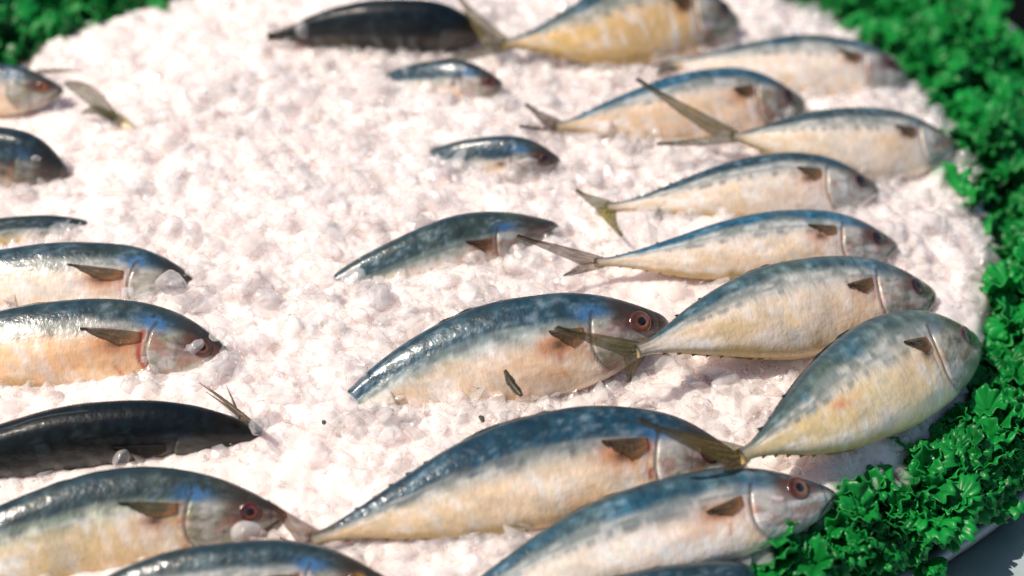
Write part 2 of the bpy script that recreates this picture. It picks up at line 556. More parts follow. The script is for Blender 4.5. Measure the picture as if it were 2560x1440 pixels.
class Fish:
    def __init__(self, P):
        self.P = P
        H, el, sink = P['H'], R(P['el']), P.get('sink', .008)
        st, sh = P.get('sinkt', 0), P.get('sinkh', 0)
        u = np.linspace(0, 1, 41)
        px = catmull(P['axis'], u)
        off = np.zeros(41)
        for _ in range(3):
            c = np.array([unproject(px[i, 0], px[i, 1], off[i]) for i in range(41)])
            t = np.gradient(c, axis=0)
            t /= np.linalg.norm(t, axis=1, keepdims=True)
            side = np.stack([t[:, 1], -t[:, 0], 0*t[:, 0]], 1)        # level, towards the camera
            side /= np.linalg.norm(side, axis=1, keepdims=True)
            n = side*math.cos(el)+np.array([0, 0, 1.])*math.sin(el)
            n -= t*(n*t).sum(1, keepdims=True)
            n /= np.linalg.norm(n, axis=1, keepdims=True)
            d = np.cross(n, t)
            d *= np.sign(d[20, 2]) or 1
            vw = CAM-c
            dep = (c-CAM)@FW
            vw /= np.linalg.norm(vw, axis=1, keepdims=True)
            tp = t-vw*(t*vw).sum(1, keepdims=True)
            tp /= np.linalg.norm(tp, axis=1, keepdims=True)
            dp = d-vw*(d*vw).sum(1, keepdims=True)
            dp -= tp*(dp*tp).sum(1, keepdims=True)
            fac = np.linalg.norm(dp, axis=1)
            h = (H*dep/FPX/fac).mean()
            sup = np.hypot(prof(_DNP, u)*h*d[:, 2], .30*prof(_DNP, u)*2*h*.5*n[:, 2])
            off = .3*sup+.7*sup.max()*np.ones(41)-sink-st*(1-u)**1.5-sh*u**2
        self.c, self.t, self.n, self.d, self.h, self.u = c, t, n, d, h, u
        self.mid = c[20]
        self.L = np.linalg.norm(np.diff(c, axis=0), axis=1).sum()

    def frame(self, s):
        f = lambda a: np.stack([np.interp(s, self.u, a[:, k]) for k in range(3)], -1)
        return f(self.c), f(self.t), f(self.n), f(self.d)

    def surf(self, s, th):
        """point on the skin; th 0 back, pi/2 the near flank, pi belly"""
        s, th = np.broadcast_arrays(np.asarray(s, float), np.asarray(th, float))
        c, t, n, d = self.frame(s)
        ct, sn = np.cos(th), np.sin(th)
        sw = s**self.P['warp']
        up, dn = prof(_UPP, sw)*self.h*self.P['hump'], prof(_DNP, sw)*self.h*self.P['sag']
        hh = np.where(ct > 0, up, dn)
        w = (.265*(prof(_UPP, sw)+prof(_DNP, sw))+.012*(s < .96))*self.h
        sq = np.sign(sn)*np.abs(sn)**.80
        # eye socket, gill step and slack belly
        v = ct
        g = s-gill_s(v)
        w = w*(1-.035*np.exp(-((g+.012)/.012)**2)*(np.abs(v) < .75))
        es, ev = self.P.get('eyepos', (.915, .22))
        w = w*(1-.06*np.exp(-(((s-es)*6.2)**2+((v-ev)*.9)**2)/.02))
        w = w*(1-.05*np.exp(-((v+.02+(1-s)*13)/.09)**2)*sstep(.935, .948, s))
        w = w*(1+.16*(fbm(s*7+self.P['seed'], v*2+3, 3)-.5))
        hh = hh*(1+.12*(fbm(s*4.5+self.P['seed']*3, np.sign(ct)*2+5, 2)-.5)*sstep(1, .9, s))
        return c+d*(hh*ct)[..., None]+n*(w*sq)[..., None]

    def build(self):
        P = self.P
        GSH[0] = P['gsh']
        root = thing('mackerel', P['label'], 'fish', tuple(self.mid), 'whole mackerel laid in rows on the crushed ice')
        o0 = self.mid
        ns, nt_ = 170, 84
        x = np.linspace(0, 1, ns)
        s = 1-(1-x)**1.35
        th = np.linspace(0, 2*math.pi, nt_, endpoint=False)
        S, T = np.meshgrid(s, th, indexing='ij')
        V = self.surf(S, T)-o0
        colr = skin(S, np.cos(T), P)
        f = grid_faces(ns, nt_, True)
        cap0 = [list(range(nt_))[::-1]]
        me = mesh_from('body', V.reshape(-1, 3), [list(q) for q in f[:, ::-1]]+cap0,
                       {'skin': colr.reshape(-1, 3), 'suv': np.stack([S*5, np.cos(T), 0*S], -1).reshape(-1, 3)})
        link('body', me, SKIN_SHADED if P.get('tone', 1) < .4 else SKIN, root)
        if P.get('gill', 1):
            self.gill(root, o0)
        if P.get('eye', 1):
            self.eye(root, o0)
        if P.get('pect', 1):
            self.pectoral(root, o0)
        self.dorsal(root, o0)
        if P.get('finlets', 1):
            self.finlets(root, o0)
        if 'tail' in P:
            self.tail(root, o0)
        return root

    def gill(self, root, o0):
        a = np.linspace(0, 1, 26)
        v = np.linspace(.48, -.80, 30)
        A, Vv = np.meshgrid(a, v, indexing='ij')
        se = gill_s(Vv)+.004
        s = .885+(se-.885)*A
        taper = np.clip(1-np.abs((Vv+.16)/.66)**4, 0, 1)
        offs = .0055*self.h*(.45+1.1*fbm(Vv*4+self.P['seed'], Vv*0, 2))*np.sin(A**2.2*math.pi*.62)*taper-.0012*(1-taper)-.0004+.0012*A*taper
        offs = np.where(A > .985, -.006*self.h, offs)
        offs = np.where(A < .1, -.0008, offs)
        th = np.arccos(Vv)
        p = self.surf(s, th)
        c, t, n, d = self.frame(s)
        Q = p+n*offs[..., None]-o0
        v_, f_ = sheet(Q, .0005)
        col = skin(s+.004, Vv, self.P)
        me = mesh_from('gill_cover', v_, f_, {'skin': np.tile(col.reshape(-1, 3), (2, 1)), 'suv': np.tile(np.stack([s*5, Vv, 0*s], -1).reshape(-1, 3), (2, 1))})
        link('gill_cover', me, SKIN_SHADED if self.P.get('tone', 1) < .4 else SKIN, root)

    def eye(self, root, o0):
        es, ev = self.P.get('eyepos', (.915, .22))
        s, th = np.array(es), np.array(math.acos(ev))
        p = self.surf(s, th)
        a, b = self.surf(s+.01, th)-p, self.surf(s, th-.08)-p
        nn = np.cross(b, a)
        nn /= np.linalg.norm(nn)
        c, t, n, d = self.frame(s)
        if nn@n < 0:
            nn = -nn
        ex = t-nn*(t@nn)
        ex /= np.linalg.norm(ex)
        ey = np.cross(nn, ex)
        r = .118*self.h*self.P.get('eyer', 1)

        def dome(rad, flat, lift, nr, colf):
            vs, cs = [], []
            na = 28
            for i in range(nr+1):
                q = math.pi*i/nr
                for j in range(na):
                    aa = 2*math.pi*j/na
                    vs.append(p-o0+nn*(lift+flat*math.cos(q))+(ex*math.cos(aa)*1.06+ey*math.sin(aa)*.94)*rad*math.sin(q))
                    cs.append(colf(math.sin(q) if q < math.pi/2 else 1, aa))
            return np.array(vs), grid_faces(nr+1, na, True), np.array(cs)
        iris = np.array(self.P.get('iris', (.14, .055, .035)))

        def cf(q, aa):
            k = (.75+.5*random.random())*(.62+.38*math.cos(aa+.5))
            if q > .88:
                return np.array([.09, .03, .02])
            if q > .66:
                return iris*.55*k
            return iris*k
        v, f, cc = dome(r, r*.30, 0, 16, cf)
        e = link('eye', mesh_from('eye', v, f, {'skin': cc, 'suv': v*50}), EYE, root)
        v, f, cc = dome(r*.50, r*.20, r*.15, 10, lambda q, aa: np.array([.01, .01, .01]))
        link('pupil', mesh_from('pupil', v, f), PUPIL, e)

    def pectoral(self, root, o0):
        rs = np.random.default_rng(int(self.P['seed']*100))
        k = self.P.get('pectl', 1)*rs.uniform(.85, 1.15)
        dv = rs.uniform(-.05, .05)+self.P.get('pv', .10)
        fat, droop = rs.uniform(.45, 1.25), rs.uniform(-.12, .22)
        a = np.linspace(0, 1, 18)
        b = np.linspace(0, 1, 10)
        A, B = np.meshgrid(a, b, indexing='ij')
        s0 = .762+self.P['gsh']
        ln = .115*k
        sA = s0-ln*A
        top = .17+.03*A
        bot = np.where(A < .4, -.04-.16*fat*np.sin(A/.4*math.pi/2), -.04-.16*fat+(A-.4)/.6*(.23+.16*fat))
        bot = np.minimum(bot+(.10*A+.02)*(vnoise(A*22, A*0+self.P['seed'])-.5), top-.01)
        v = top+(bot-top)*B+dv-droop*A
        p = self.surf(sA, np.arccos(v))
        c, t, n, d = self.frame(sA)
        lift = (.010+.018*A*self.P.get('pectlift', .6)+.012*np.sin(B*18)*A)*self.h
        Q = p+n*lift[..., None]-o0
        v_, f_ = sheet(Q, .0005)
        br = np.array(self.P.get('pectc', (.085, .055, .025)))*rs.uniform(.8, 1.5)
        w = (.5+.5*np.cos(B*2*math.pi*9))*.2+.8*fbm(A*5, B*9+self.P['seed'], 3)*(1-.5*A)
        col = mix(np.broadcast_to(np.array(br)*.35, A.shape+(3,)), np.broadcast_to(np.array(br)*2.0, A.shape+(3,)), w)
        col = mix(col, np.broadcast_to(np.array((.50, .22, .07))*min(1, self.P.get('tone', 1)*(1 if self.P.get('tone', 1) > .5 else .3)), A.shape+(3,)), .8*np.clip(sstep(.3, .0, A)+.7*sstep(.45, .9, B)*sstep(.7, .2, A), 0, 1))
        me = mesh_from('pectoral_fin', v_, f_, {'skin': np.tile(col.reshape(-1, 3), (2, 1)), 'suv': np.tile(np.stack([B*.8, A*.8, 0*A], -1).reshape(-1, 3), (2, 1))})
        link('pectoral_fin', me, FIN, root)

    def strip(self, name, root, o0, s0, s1, th0, hmax, n, shape, lean, dark):
        s = np.linspace(s0, s1, n)
        c, t, nn, d = self.frame(s)
        base = self.surf(s, np.full(n, th0))
        sg = 1 if th0 < 1 else -1
        hgt = shape((s-s0)/(s1-s0))*hmax*self.h
        out = d*sg+nn*lean*.6-t*.9
        out /= np.linalg.norm(out, axis=1, keepdims=True)
        b = np.linspace(0, 1, 4)
        Q = base[:, None]-(d*sg)[:, None]*.0015+out[:, None]*(hgt[:, None]*b[None, :]+.0004)[..., None]-o0
        v_, f_ = sheet(Q, .0008)
        A = np.repeat(s[:, None], 4, 1)
        w = vnoise(A*220, b[None, :]*1.5+self.P['seed'])
        dk = np.array(dark)
        col = mix(np.broadcast_to(dk*.5, A.shape+(3,)), np.broadcast_to(dk*1.6, A.shape+(3,)), w)
        me = mesh_from(name, v_, f_, {'skin': np.tile(col.reshape(-1, 3), (2, 1)), 'suv': np.tile(np.stack([A*5, A*0, A*0], -1).reshape(-1, 3), (2, 1))})
        return link(name, me, FIN_DARK, root)

    def dorsal(self, root, o0):
        sd = self.P['seed']
        jag = lambda q: np.sin(np.pi*np.clip(q, 0, 1))**.5*(.35+.65*vnoise(q*11, q*0+sd))
        self.strip('dorsal_fin', root, o0, .36, .66, .0, .055, 60, jag, .1, (.03, .04, .045))
        if self.P.get('finlets', 1):
            self.strip('anal_fin', root, o0, .26, .44, math.pi, .05, 40, jag, .1, (.32, .20, .05))

    def finlets(self, root, o0):
        tri = lambda q: np.clip(1-q, 0, 1)**.8*np.clip(q*6, 0, 1)+.04
        for k in range(6):
            s = .07+.045*k
            self.strip('finlet', root, o0, s+.012*random.random(), s+.026, .0, random.uniform(.025, .065), 8, tri, .0, (.02, .03, .035))
        for k in range(5):
            s = .08+.042*k
            self.strip('finlet', root, o0, s, s+.022, math.pi, .05, 8, tri, .0, (.30, .19, .04))

    def tail(self, root, o0):
        P = self.P
        c, t, n, d = self.frame(np.array(0.))
        pd = .072*self.h
        zt = P.get('tailz', .010)
        tips = [None if q is None else unproject(q[0], q[1], q[2] if len(q) > 2 else zt) for q in P['tail']]
        have = [q for q in tips if q is not None]
        fork = c-t*np.mean([np.linalg.norm(q-c) for q in have])*.24
        tc = np.array(P.get('tailc', (.30, .24, .07)))
        for k, tip in enumerate(tips):
            if tip is None:
                continue
            sg = 1 if k == 0 else -1
            b0 = c+d*pd*sg+t*.006
            b1 = c-d*pd*sg*.15+t*.006
            a = np.linspace(0, 1, 26)
            b = np.linspace(0, 1, 16)
            bow = (b0+tip)/2+(CAM-c)/np.linalg.norm(CAM-c)*(P.get('bow', 0) if k == 0 else 0)-t*np.linalg.norm(tip-b0)*.06+d*sg*np.linalg.norm(tip-b0)*.05
            lead = ((1-a)**2)[:, None]*b0+(2*a*(1-a))[:, None]*bow+(a**2)[:, None]*tip
            rag = (vnoise(a*31+P['seed']*5, a*0+k)-.5)*.10*np.sin(a*math.pi)
            tr = np.where(a[:, None] < .42, b1+(fork-b1)*(a[:, None]/.42), fork+(tip-fork)*((a[:, None]-.42)/.58))
            tr = tr+(tr-lead)*rag[:, None]
            Q = lead[:, None]+(tr-lead)[:, None]*b[None, :, None]
            # a fan of fin rays stands up out of the sheet, and the lobe cups a little
            ang = b[None, :]*(.45+.55*a[:, None])
            rip = np.sin(ang*math.pi*14)*.0005*a[:, None]
            Q = Q+n*(rip+np.sin(b*math.pi)[None, :]*.004*a[:, None])[..., None]
            Q = Q-o0
            v_, f_ = sheet(Q, .0007)
            A, B = np.meshgrid(a, b, indexing='ij')
            w = np.clip(.5+.45*np.sin(ang*math.pi*14)+.7*(fbm(A*3+P['seed'], B*9, 3)-.5), 0, 1)
            col = mix(np.broadcast_to(tc*.35, A.shape+(3,)), np.broadcast_to(tc*1.35, A.shape+(3,)), w)
            col = mix(col, np.broadcast_to(P.get('tailedge', (.05, .05, .03)), A.shape+(3,)), .75*np.clip(sstep(.16, .0, B)+sstep(.55, 1, A)*.7+sstep(.9, 1, B)*.5, 0, 1))
            me = mesh_from('tail_fin', v_, f_, {'skin': np.tile(col.reshape(-1, 3), (2, 1)), 'suv': np.tile(np.stack([B*.8, A*.8, 0*A], -1).reshape(-1, 3), (2, 1))})
            link('tail_fin', me, FIN, root)


EYE = make_skin('eye_iris', metallic=0, rough=.16, coat=.9)

RIGHT = range(0, 10)
BASE = dict(blue=.55, bellyc=(.72, .54, .34), yel=0, nape=.6, flush=.6, el=40)
FISH = [
 # ---- the row on the right
 dict(label='near-edge mackerel, whole head and copper-ringed eye showing, nose beside the parsley',
      axis=[(1020, 1580), (1400, 1408), (1750, 1303), (2092, 1238)], eyepos=(.900, .42), mask=.3, H=246, el=50, blue=.75, yel=-.05, bellyc=(.78, .64, .50), pale=.3, flush=.8, nape=.3, eyer=1.2, red=.75, iris=(.40, .14, .065), bluev=2.1, line=-.02),
 dict(label='large deep-blue mackerel with its nose under the pale yellow mackerel tail',
      axis=[(775, 1352), (1000, 1275), (1300, 1185), (1600, 1150), (1855, 1155)], H=262, el=46, blue=.95, bluev=1.1, line=.10, bellyc=(.74, .56, .34), yel=.1, tail=[(668, 1250, .03), (700, 1345, .0)], tailc=(.34, .13, .06), flush=1, pale=.15, red=.55, mask=.6),
 dict(label='deep-bodied pale yellow mackerel with an orange sore on its flank, nose in the parsley',
      axis=[(1850, 1143), (2000, 1060), (2190, 950), (2445, 850)], sinkt=-.026, bow=.014, H=268, el=50, bluev=2.6, blue=.25, bellyc=(.74, .64, .36), yel=.12, gold=.5, sore=(.36, -.05), flush=.25, nape=.15, pale=.0, tail=[(1590, 1052, .078), (1795, 1215, .012)], tailc=(.34, .22, .04), tailedge=(.02, .025, .025), eye=1, red=.2, spots=.2, iris=(.20, .18, .10)),
 dict(label='cream-bellied mackerel, tail lying over the throat of the spotted blue mackerel',
      axis=[(1590, 878), (1780, 810), (2000, 758), (2340, 735)], sinkt=-.030, bow=.012, H=226, el=53, bluev=2.2, blue=.35, bellyc=(.74, .60, .38), yel=.0, gold=.35, tail=[(1385, 822, .066), (1568, 958, .012)], tailc=(.30, .23, .06), flush=.55, nape=.25, red=.6),
 dict(label='bright blue-backed silver mackerel with a torn brown tail, just above the cream-bellied one',
      axis=[(1488, 657), (1700, 640), (1950, 612), (2245, 615)], sinkt=-.010, bow=.008, H=172, el=52, blue=.95, bluev=2.7, bellyc=(.76, .64, .50), tail=[(1290, 592, .045), (1408, 690, .01)], tailc=(.36, .22, .11), flush=.5, nape=.2, red=.95, pale=.3, iris=(.10, .04, .05)),
 dict(label='silver mackerel with a spread yellow-green forked tail and pinkish gill cover',
      axis=[(1515, 520), (1700, 495), (1950, 466), (2198, 475)], H=163, el=52, blue=.6, bluev=1.3, bellyc=(.76, .66, .52), tail=[(1438, 478, .02), (1552, 592, .008)], tailc=(.36, .34, .05), tailedge=(.12, .12, .02), flush=.5, nape=.1, red=.6, pale=.45, iris=(.12, .05, .04)),
 dict(label='plump pale mackerel nearest the parsley at right, its dark tail crossing the fish beside it',
      axis=[(1830, 342), (2000, 350), (2200, 358), (2392, 365)], sinkt=-.014, bow=.012, H=166, el=54, blue=.25, bluev=1.3, bellyc=(.74, .64, .48), tail=[(1588, 200, .05), (1640, 362, .02)], tailc=(.20, .17, .05), tailedge=(.03, .03, .02), flush=.3, nape=.05, red=.0, pale=.35, eye=0, line=-.1),
 dict(label='blurred blue mackerel with a stubby dark brown tail, crossed by another tail',
      axis=[(1388, 318), (1600, 284), (1800, 258), (2014, 258)], H=168, el=50, blue=.95, bluev=2.3, bellyc=(.66, .47, .30), yel=.1, tail=[(1312, 262, .018), (1296, 318, .008)], tailc=(.13, .07, .03), tailedge=(.05, .03, .02), flush=.6, nape=.1, red=.3),
 dict(label='blurred white-bellied mackerel with a dark red eye near the upper parsley',
      axis=[(1672, 160), (1850, 160), (2050, 166), (2268, 186)], H=150, el=52, blue=.4, bellyc=(.76, .66, .54), tail=[(1630, 168, .012), (1640, 190, .008)], tailc=(.14, .10, .06), flush=.35, nape=.05, red=1, pale=.4, iris=(.22, .04, .03)),
 dict(label='deep golden-flanked blurred mackerel at the top edge, tail laid over the black mackerel',
      axis=[(1258, 112), (1430, 88), (1640, 52), (1845, 50)], sinkt=-.008, H=205, el=50, blue=.6, bellyc=(.66, .46, .20), yel=.22, gold=.6, tail=[(1135, -20, .03), (1050, 165, .012)], tailc=(.20, .16, .05), tailedge=(.05, .05, .03), flush=.4, nape=.05, red=.4),
 # ---- the middle column, half sunk in the ice
 dict(label='spotted blue mackerel sunk tail-down in ice with a dark scrap lying on its belly',
      axis=[(735, 1128), (950, 985), (1200, 890), (1450, 850), (1672, 806)], H=238, el=42, blue=.8, bluev=1.15, bellyc=(.70, .52, .34), yel=.05, spots=1, flush=1, nape=1, red=.8, mask=.85, fleck=.8, sink=.001, sinkt=.036, midc=(.9, 1.05, 1.05), pectl=.8, line=.12, iris=(.42, .14, .07), eyer=1.1, finlets=0),
 dict(label='slim grey-green mackerel whose tail and belly are buried, another tail over its gill',
      axis=[(700, 782), (950, 690), (1150, 622), (1398, 566)], H=150, el=20, blue=.12, bellyc=(.50, .44, .34), spots=.3, flush=.7, nape=.9, red=.5, sink=.014, sinkt=.022, midc=(.8, .95, .85), line=.1, dash=.3, bars=.1, fleck=1.2, bluev=1.4, eye=0, finlets=0, pectc=(.10, .04, .02), pectl=.7),
 dict(label='mackerel with only its dark back and blood-red eye showing above the ice, mid heap',
      axis=[(900, 448), (1100, 415), (1250, 402), (1402, 404)], H=116, el=24, blue=.55, bellyc=(.55, .46, .32), flush=.2, nape=.8, red=1, sink=.007, sinkt=.035, line=.25, pect=0, gill=0, finlets=0, iris=(.10, .02, .02)),
 dict(label='small mackerel head with a rusty red eye poking out of ice below the black mackerel',
      axis=[(860, 240), (1000, 215), (1130, 205), (1258, 212)], H=108, el=26, blue=.6, bellyc=(.55, .45, .33), flush=.2, nape=.9, red=.9, sink=.004, sinkt=.035, line=.2, pect=0, gill=0, finlets=0, iris=(.30, .06, .03)),
 dict(label='nearly black mackerel at the top edge with a thin blue sheen along its back',
      axis=[(668, 92), (850, 72), (1010, 70), (1215, 85)], H=124, el=-10, blue=.9, bellyc=(.035, .04, .04), midc=(.10, .12, .13), flush=.0, nape=.2, red=.3, tone=.2, line=.3, sink=.010, pect=0, eye=0, gill=0, finlets=0, yel=.5),  # its shaded flank is painted in by dark belly, sides and tone
 # ---- the row at the left edge, heads to the right
 dict(label='mackerel head at the upper left with a raised fin and an orange-ringed eye',
      axis=[(-420, 270), (-200, 235), (0, 222), (160, 226)], H=112, el=32, blue=.7, bellyc=(.66, .50, .26), yel=.1, flush=.3, nape=.6, red=.7, sink=-.002, line=.05, pect=0, iris=(.55, .18, .05), finlets=0),
 dict(label='dark-headed mackerel at the left edge with a clear ice drop on its cheek',
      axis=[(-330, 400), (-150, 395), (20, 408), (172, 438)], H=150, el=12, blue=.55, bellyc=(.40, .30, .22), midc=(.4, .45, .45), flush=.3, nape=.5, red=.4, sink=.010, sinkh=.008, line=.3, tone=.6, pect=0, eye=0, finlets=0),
 dict(label='almost buried mackerel at the left edge, thin golden strip of flank showing',
      axis=[(-450, 650), (-130, 608), (120, 590), (370, 604)], H=96, el=26, blue=.3, bellyc=(.62, .45, .14), yel=.2, gold=.6, flush=.1, nape=.3, red=.2, sink=.002, sinkh=.030, pect=0, eye=0, gill=0, finlets=0),
 dict(label='pale left-edge mackerel with long dark side fin, nose under clear ice lumps',
      axis=[(-430, 745), (-120, 708), (200, 700), (370, 712), (530, 742)], H=188, el=47, blue=.45, bellyc=(.76, .60, .42), flush=.8, nape=1, red=.25, sink=.008, sinkh=.018, eye=0, finlets=0, spots=.2, pectl=1.2, pale=.1),
 dict(label='orange-flushed mackerel at the left edge with a brown eye cut off by an ice lump',
      axis=[(-430, 940), (-150, 890), (200, 862), (380, 868), (590, 902)], H=215, el=47, blue=.45, bellyc=(.76, .45, .20), yel=.12, flush=1.2, nape=1, red=.75, sink=.010, sinkh=.014, finlets=0, spots=.3, pectl=1.2, iris=(.20, .07, .03)),
 dict(label='dark shadowy mackerel at the left edge with a small spiny fin raised behind its head',
      axis=[(-420, 1240), (-100, 1165), (250, 1098), (470, 1086), (674, 1092)], H=146, el=-8, blue=.6, bellyc=(.05, .055, .05), midc=(.18, .22, .22), tone=.22, flush=.1, nape=.3, red=.2, sink=.020, sinkh=.008, line=.35, eye=0, finlets=0, yel=.4, bars=.8, pectc=(.015, .012, .01)),  # shade on this flank put into the skin colours and tone
 dict(label='green-gold mackerel at the near left with its nose against a brown tail lobe',
      axis=[(-400, 1455), (0, 1365), (300, 1297), (520, 1290), (720, 1292)], H=222, el=40, blue=.25, bellyc=(.60, .46, .22), yel=.15, gold=.5, flush=.5, nape=.9, red=.6, sink=.008, sinkh=.008, midc=(1.1, 1.15, .95), line=.12, finlets=0, iris=(.30, .08, .05), pectc=(.07, .06, .02)),
 dict(label='grey mackerel cut off by the near edge with a round amber and black eye',
      axis=[(0, 1590), (400, 1482), (700, 1452), (978, 1460)], H=196, el=36, blue=.3, bellyc=(.62, .48, .26), flush=.5, nape=1, red=.5, sink=.006, eyer=1.1, iris=(.62, .34, .08), finlets=0),
 dict(label='bottom-edge mackerel with only a strip of grey-blue back showing beside the parsley',
      axis=[(1180, 1650), (1500, 1540), (1800, 1500), (2060, 1500)], H=190, el=38, blue=.5, bellyc=(.66, .55, .42), flush=.3, nape=.3, sink=.006, finlets=0),
]
fishes = []
for i, p in enumerate(FISH):
    q = dict(BASE)
    if i in RIGHT:
        q.update(pv=.2, pectl=.78, line=-.12, bluev=1.6, fleck=.7)
    q.update(p)
    q['bellyc'] = tuple(np.clip(np.array(q['bellyc'])*np.array([1.22, 1.12, 1.02]), 0, .97)) if q['bellyc'][0] > .4 else q['bellyc']
    if q['bellyc'][0] > .4:
        wm = .45*max(0, 1-4*max(q['yel'], 0))
        q['bellyc'] = tuple((1-wm)*np.array(q['bellyc'])+wm*np.array([.95, .79, .69]))
    q.setdefault('gillred', .35+1.0*((i*.618) % 1))
    vr = np.random.default_rng(100+i)
    q['gsh'], q['warp'] = vr.uniform(-.018, .014), vr.uniform(.87, 1.10)
    q['hump'], q['sag'] = vr.uniform(.93, 1.06), vr.uniform(.92, 1.10)
    q['seed'] = i*1.37+.6
    F = Fish(q)
    F.build()
    fishes.append(F)


# a fish buried all but for its tail fin, at the upper left
def lone_tail():
    c0 = unproject(305, 312, -.004)
    o = thing('buried_mackerel', 'olive tail fin of a buried mackerel sticking up from the ice at upper left', 'fish', tuple(c0),
              'whole mackerel laid in rows on the crushed ice')
    a = np.linspace(0, 1, 16)
    ax = unproject(300, 305, 0)-unproject(255, 268, .006)
    ax /= np.linalg.norm(ax)
    sd = np.cross(ax, np.array([0, 0, 1.]))
    sd /= np.linalg.norm(sd)
    up = np.cross(sd, ax)
    th = np.linspace(0, 2*math.pi, 16, endpoint=False)
    rr = .0045+.006*a
    Q = (ax*1)[None, None]*(a*.05)[:, None, None]-ax*.012+(sd[None, None]*np.cos(th)[None, :, None]*.8+up[None, None]*np.sin(th)[None, :, None])*rr[:, None, None]
    col = np.broadcast_to((.45, .34, .09), (256, 3))*(.6+.8*RNG.random((256, 1)))
    link('tail_stalk', mesh_from('tail_stalk', Q.reshape(-1, 3), [list(f) for f in grid_faces(16, 16, True)]+[list(range(16))], {'skin': col, 'suv': Q.reshape(-1, 3)*30}), SKIN, o)
    for tip, wid, q in (((158, 205, .026), 46, 0), ((200, 286, .004), 26, 1)):
        tp = unproject(*tip)-c0
        b0 = unproject(290, 300, .004)-c0
        ctr = b0[None]+(tp-b0)[None]*a[:, None]
        ln = np.linalg.norm(tp-b0)
        ctr = ctr+np.array([0, 0, 1.])*(np.sin(a*math.pi)*.006)[:, None]
        per = np.cross((tp-b0)/ln, -ray(200, 250)/np.linalg.norm(ray(200, 250)))
        per /= np.linalg.norm(per)
        w = wid*.00026*np.sin(np.clip(a*.88+.12, 0, 1)*math.pi)**.7
        b = np.linspace(-.5, .5, 12)
        Q = ctr[:, None]+per[None, None]*(w[:, None]*b[None, :])[..., None]
        v_, f_ = sheet(Q, .0007)
        A, B = np.meshgrid(a, b, indexing='ij')
        ww = np.clip(.5+.5*np.sin(B*40)+.6*(fbm(A*4, B*12+q, 3)-.5), 0, 1)
        col = mix(np.broadcast_to((.06, .06, .025), A.shape+(3,)), np.broadcast_to((.22, .19, .07), A.shape+(3,)), ww)
        col = mix(col, np.broadcast_to((.02, .02, .015), A.shape+(3,)), .8*sstep(.6, 1, A))
        link('tail_fin', mesh_from('tail_fin', v_, f_, {'skin': np.tile(col.reshape(-1, 3), (2, 1)), 'suv': np.tile(np.stack([B*.8, A*.8, 0*A], -1).reshape(-1, 3), (2, 1))}), FIN, o)


lone_tail()


def spiny(label_parent, pts):
    """fin spines raised from the ice, one mesh of a few tapered spines"""
    vs, fs = [], []
    for (a, b, w) in pts:
        p0, p1 = unproject(*a), unproject(*b)
        m = (p0+p1)/2+np.array([0, 0, .002])
        a_ = np.linspace(0, 1, 8)
        line = ((1-a_)**2)[:, None]*p0+(2*a_*(1-a_))[:, None]*m+(a_**2)[:, None]*p1
        t = (p1-p0)/np.linalg.norm(p1-p0)
        e1 = np.cross(t, [0, 0, 1.])
        e1 /= np.linalg.norm(e1)
        e2 = np.cross(e1, t)
        th = np.linspace(0, 2*math.pi, 6, endpoint=False)
        r = w*(1-.85*a_)
        Q = line[:, None]+(e1*np.cos(th)[:, None]+e2*np.sin(th)[:, None])[None]*r[:, None, None]
        k = sum(len(x) for x in vs)
        vs.append(Q.reshape(-1, 3))
        fs += [[int(i)+k for i in f] for f in grid_faces(8, 6, True)]+[[k+i for i in range(6)][::-1], [k+42+i for i in range(6)]]
    return np.concatenate(vs), fs


# spines of the dark left fish: a part of it
root = [o for o in COL.objects if o.get('label', '').startswith('dark shadowy')][0]
v, f = spiny(None, [((640, 1066, .014), (498, 957, .016), .0016), ((618, 1056, .014), (515, 980, .009), .0013), ((600, 1046, .014), (565, 962, .016), .0010), ((652, 1074, .012), (520, 968, .014), .0012)])
v = v-np.array(root.location)
col = np.tile(np.array([[.10, .07, .035]]), (len(v), 1))*(.4+1.2*RNG.random((len(v), 1)))
link('spiny_fin', mesh_from('spiny_fin', v, f, {'skin': col, 'suv': v*40}), FIN_DARK, root)
root = [o for o in COL.objects if o.get('label', '').startswith('mackerel head at the upper left')][0]
v, f = spiny(None, [((95, 180, .012), (205, 180, .016), .0022), ((70, 172, .016), (78, 148, .026), .0012), ((110, 182, .012), (180, 172, .02), .0013)])
v = v-np.array(root.location)
col = np.tile(np.array([[.16, .13, .06]]), (len(v), 1))*(.4+1.2*RNG.random((len(v), 1)))
link('raised_fin', mesh_from('raised_fin', v, f, {'skin': col, 'suv': v*40}), FIN, root)


# ------------------------------------------------------------------ crushed ice
def build_ice_bed():
    step = .0022
    xs = np.arange(-.60, .37, step)
    ys = np.arange(-.34, .52, step)
    X, Y = np.meshgrid(xs, ys, indexing='ij')
    Z = ice_z(X, Y)
    Z = Z+.008*(fbm(X*28, Y*28, 3)-.5)+.006*(fbm(X*90+5, Y*90, 3)-.5)+.0018*(vnoise(X*380, Y*380)-.5)
    q = np.hypot(X-HC[0], Y-HC[1])/r_edge(np.arctan2(Y-HC[1], X-HC[0]))
    v = np.stack([X, Y, Z], -1).reshape(-1, 3)
    f = grid_faces(len(xs), len(ys))
    keep = (q.reshape(-1)[f] < 1.07).all(1)
    f = f[keep]
    used = np.unique(f)
    re = np.full(len(v), -1)
    re[used] = np.arange(len(used))
    me = mesh_from('ice_bed', v[used], re[f])
    o = link('ice_bed', me, ICE)
    tag(o, kind='structure')


build_ice_bed()


def ico(sub):
    import bmesh
    bm = bmesh.new()
    bmesh.ops.create_icosphere(bm, subdivisions=sub, radius=1)
    v = np.array([x.co[:] for x in bm.verts])
    f = np.array([[q.index for q in p.verts] for p in bm.faces])
    bm.free()
    return v, f


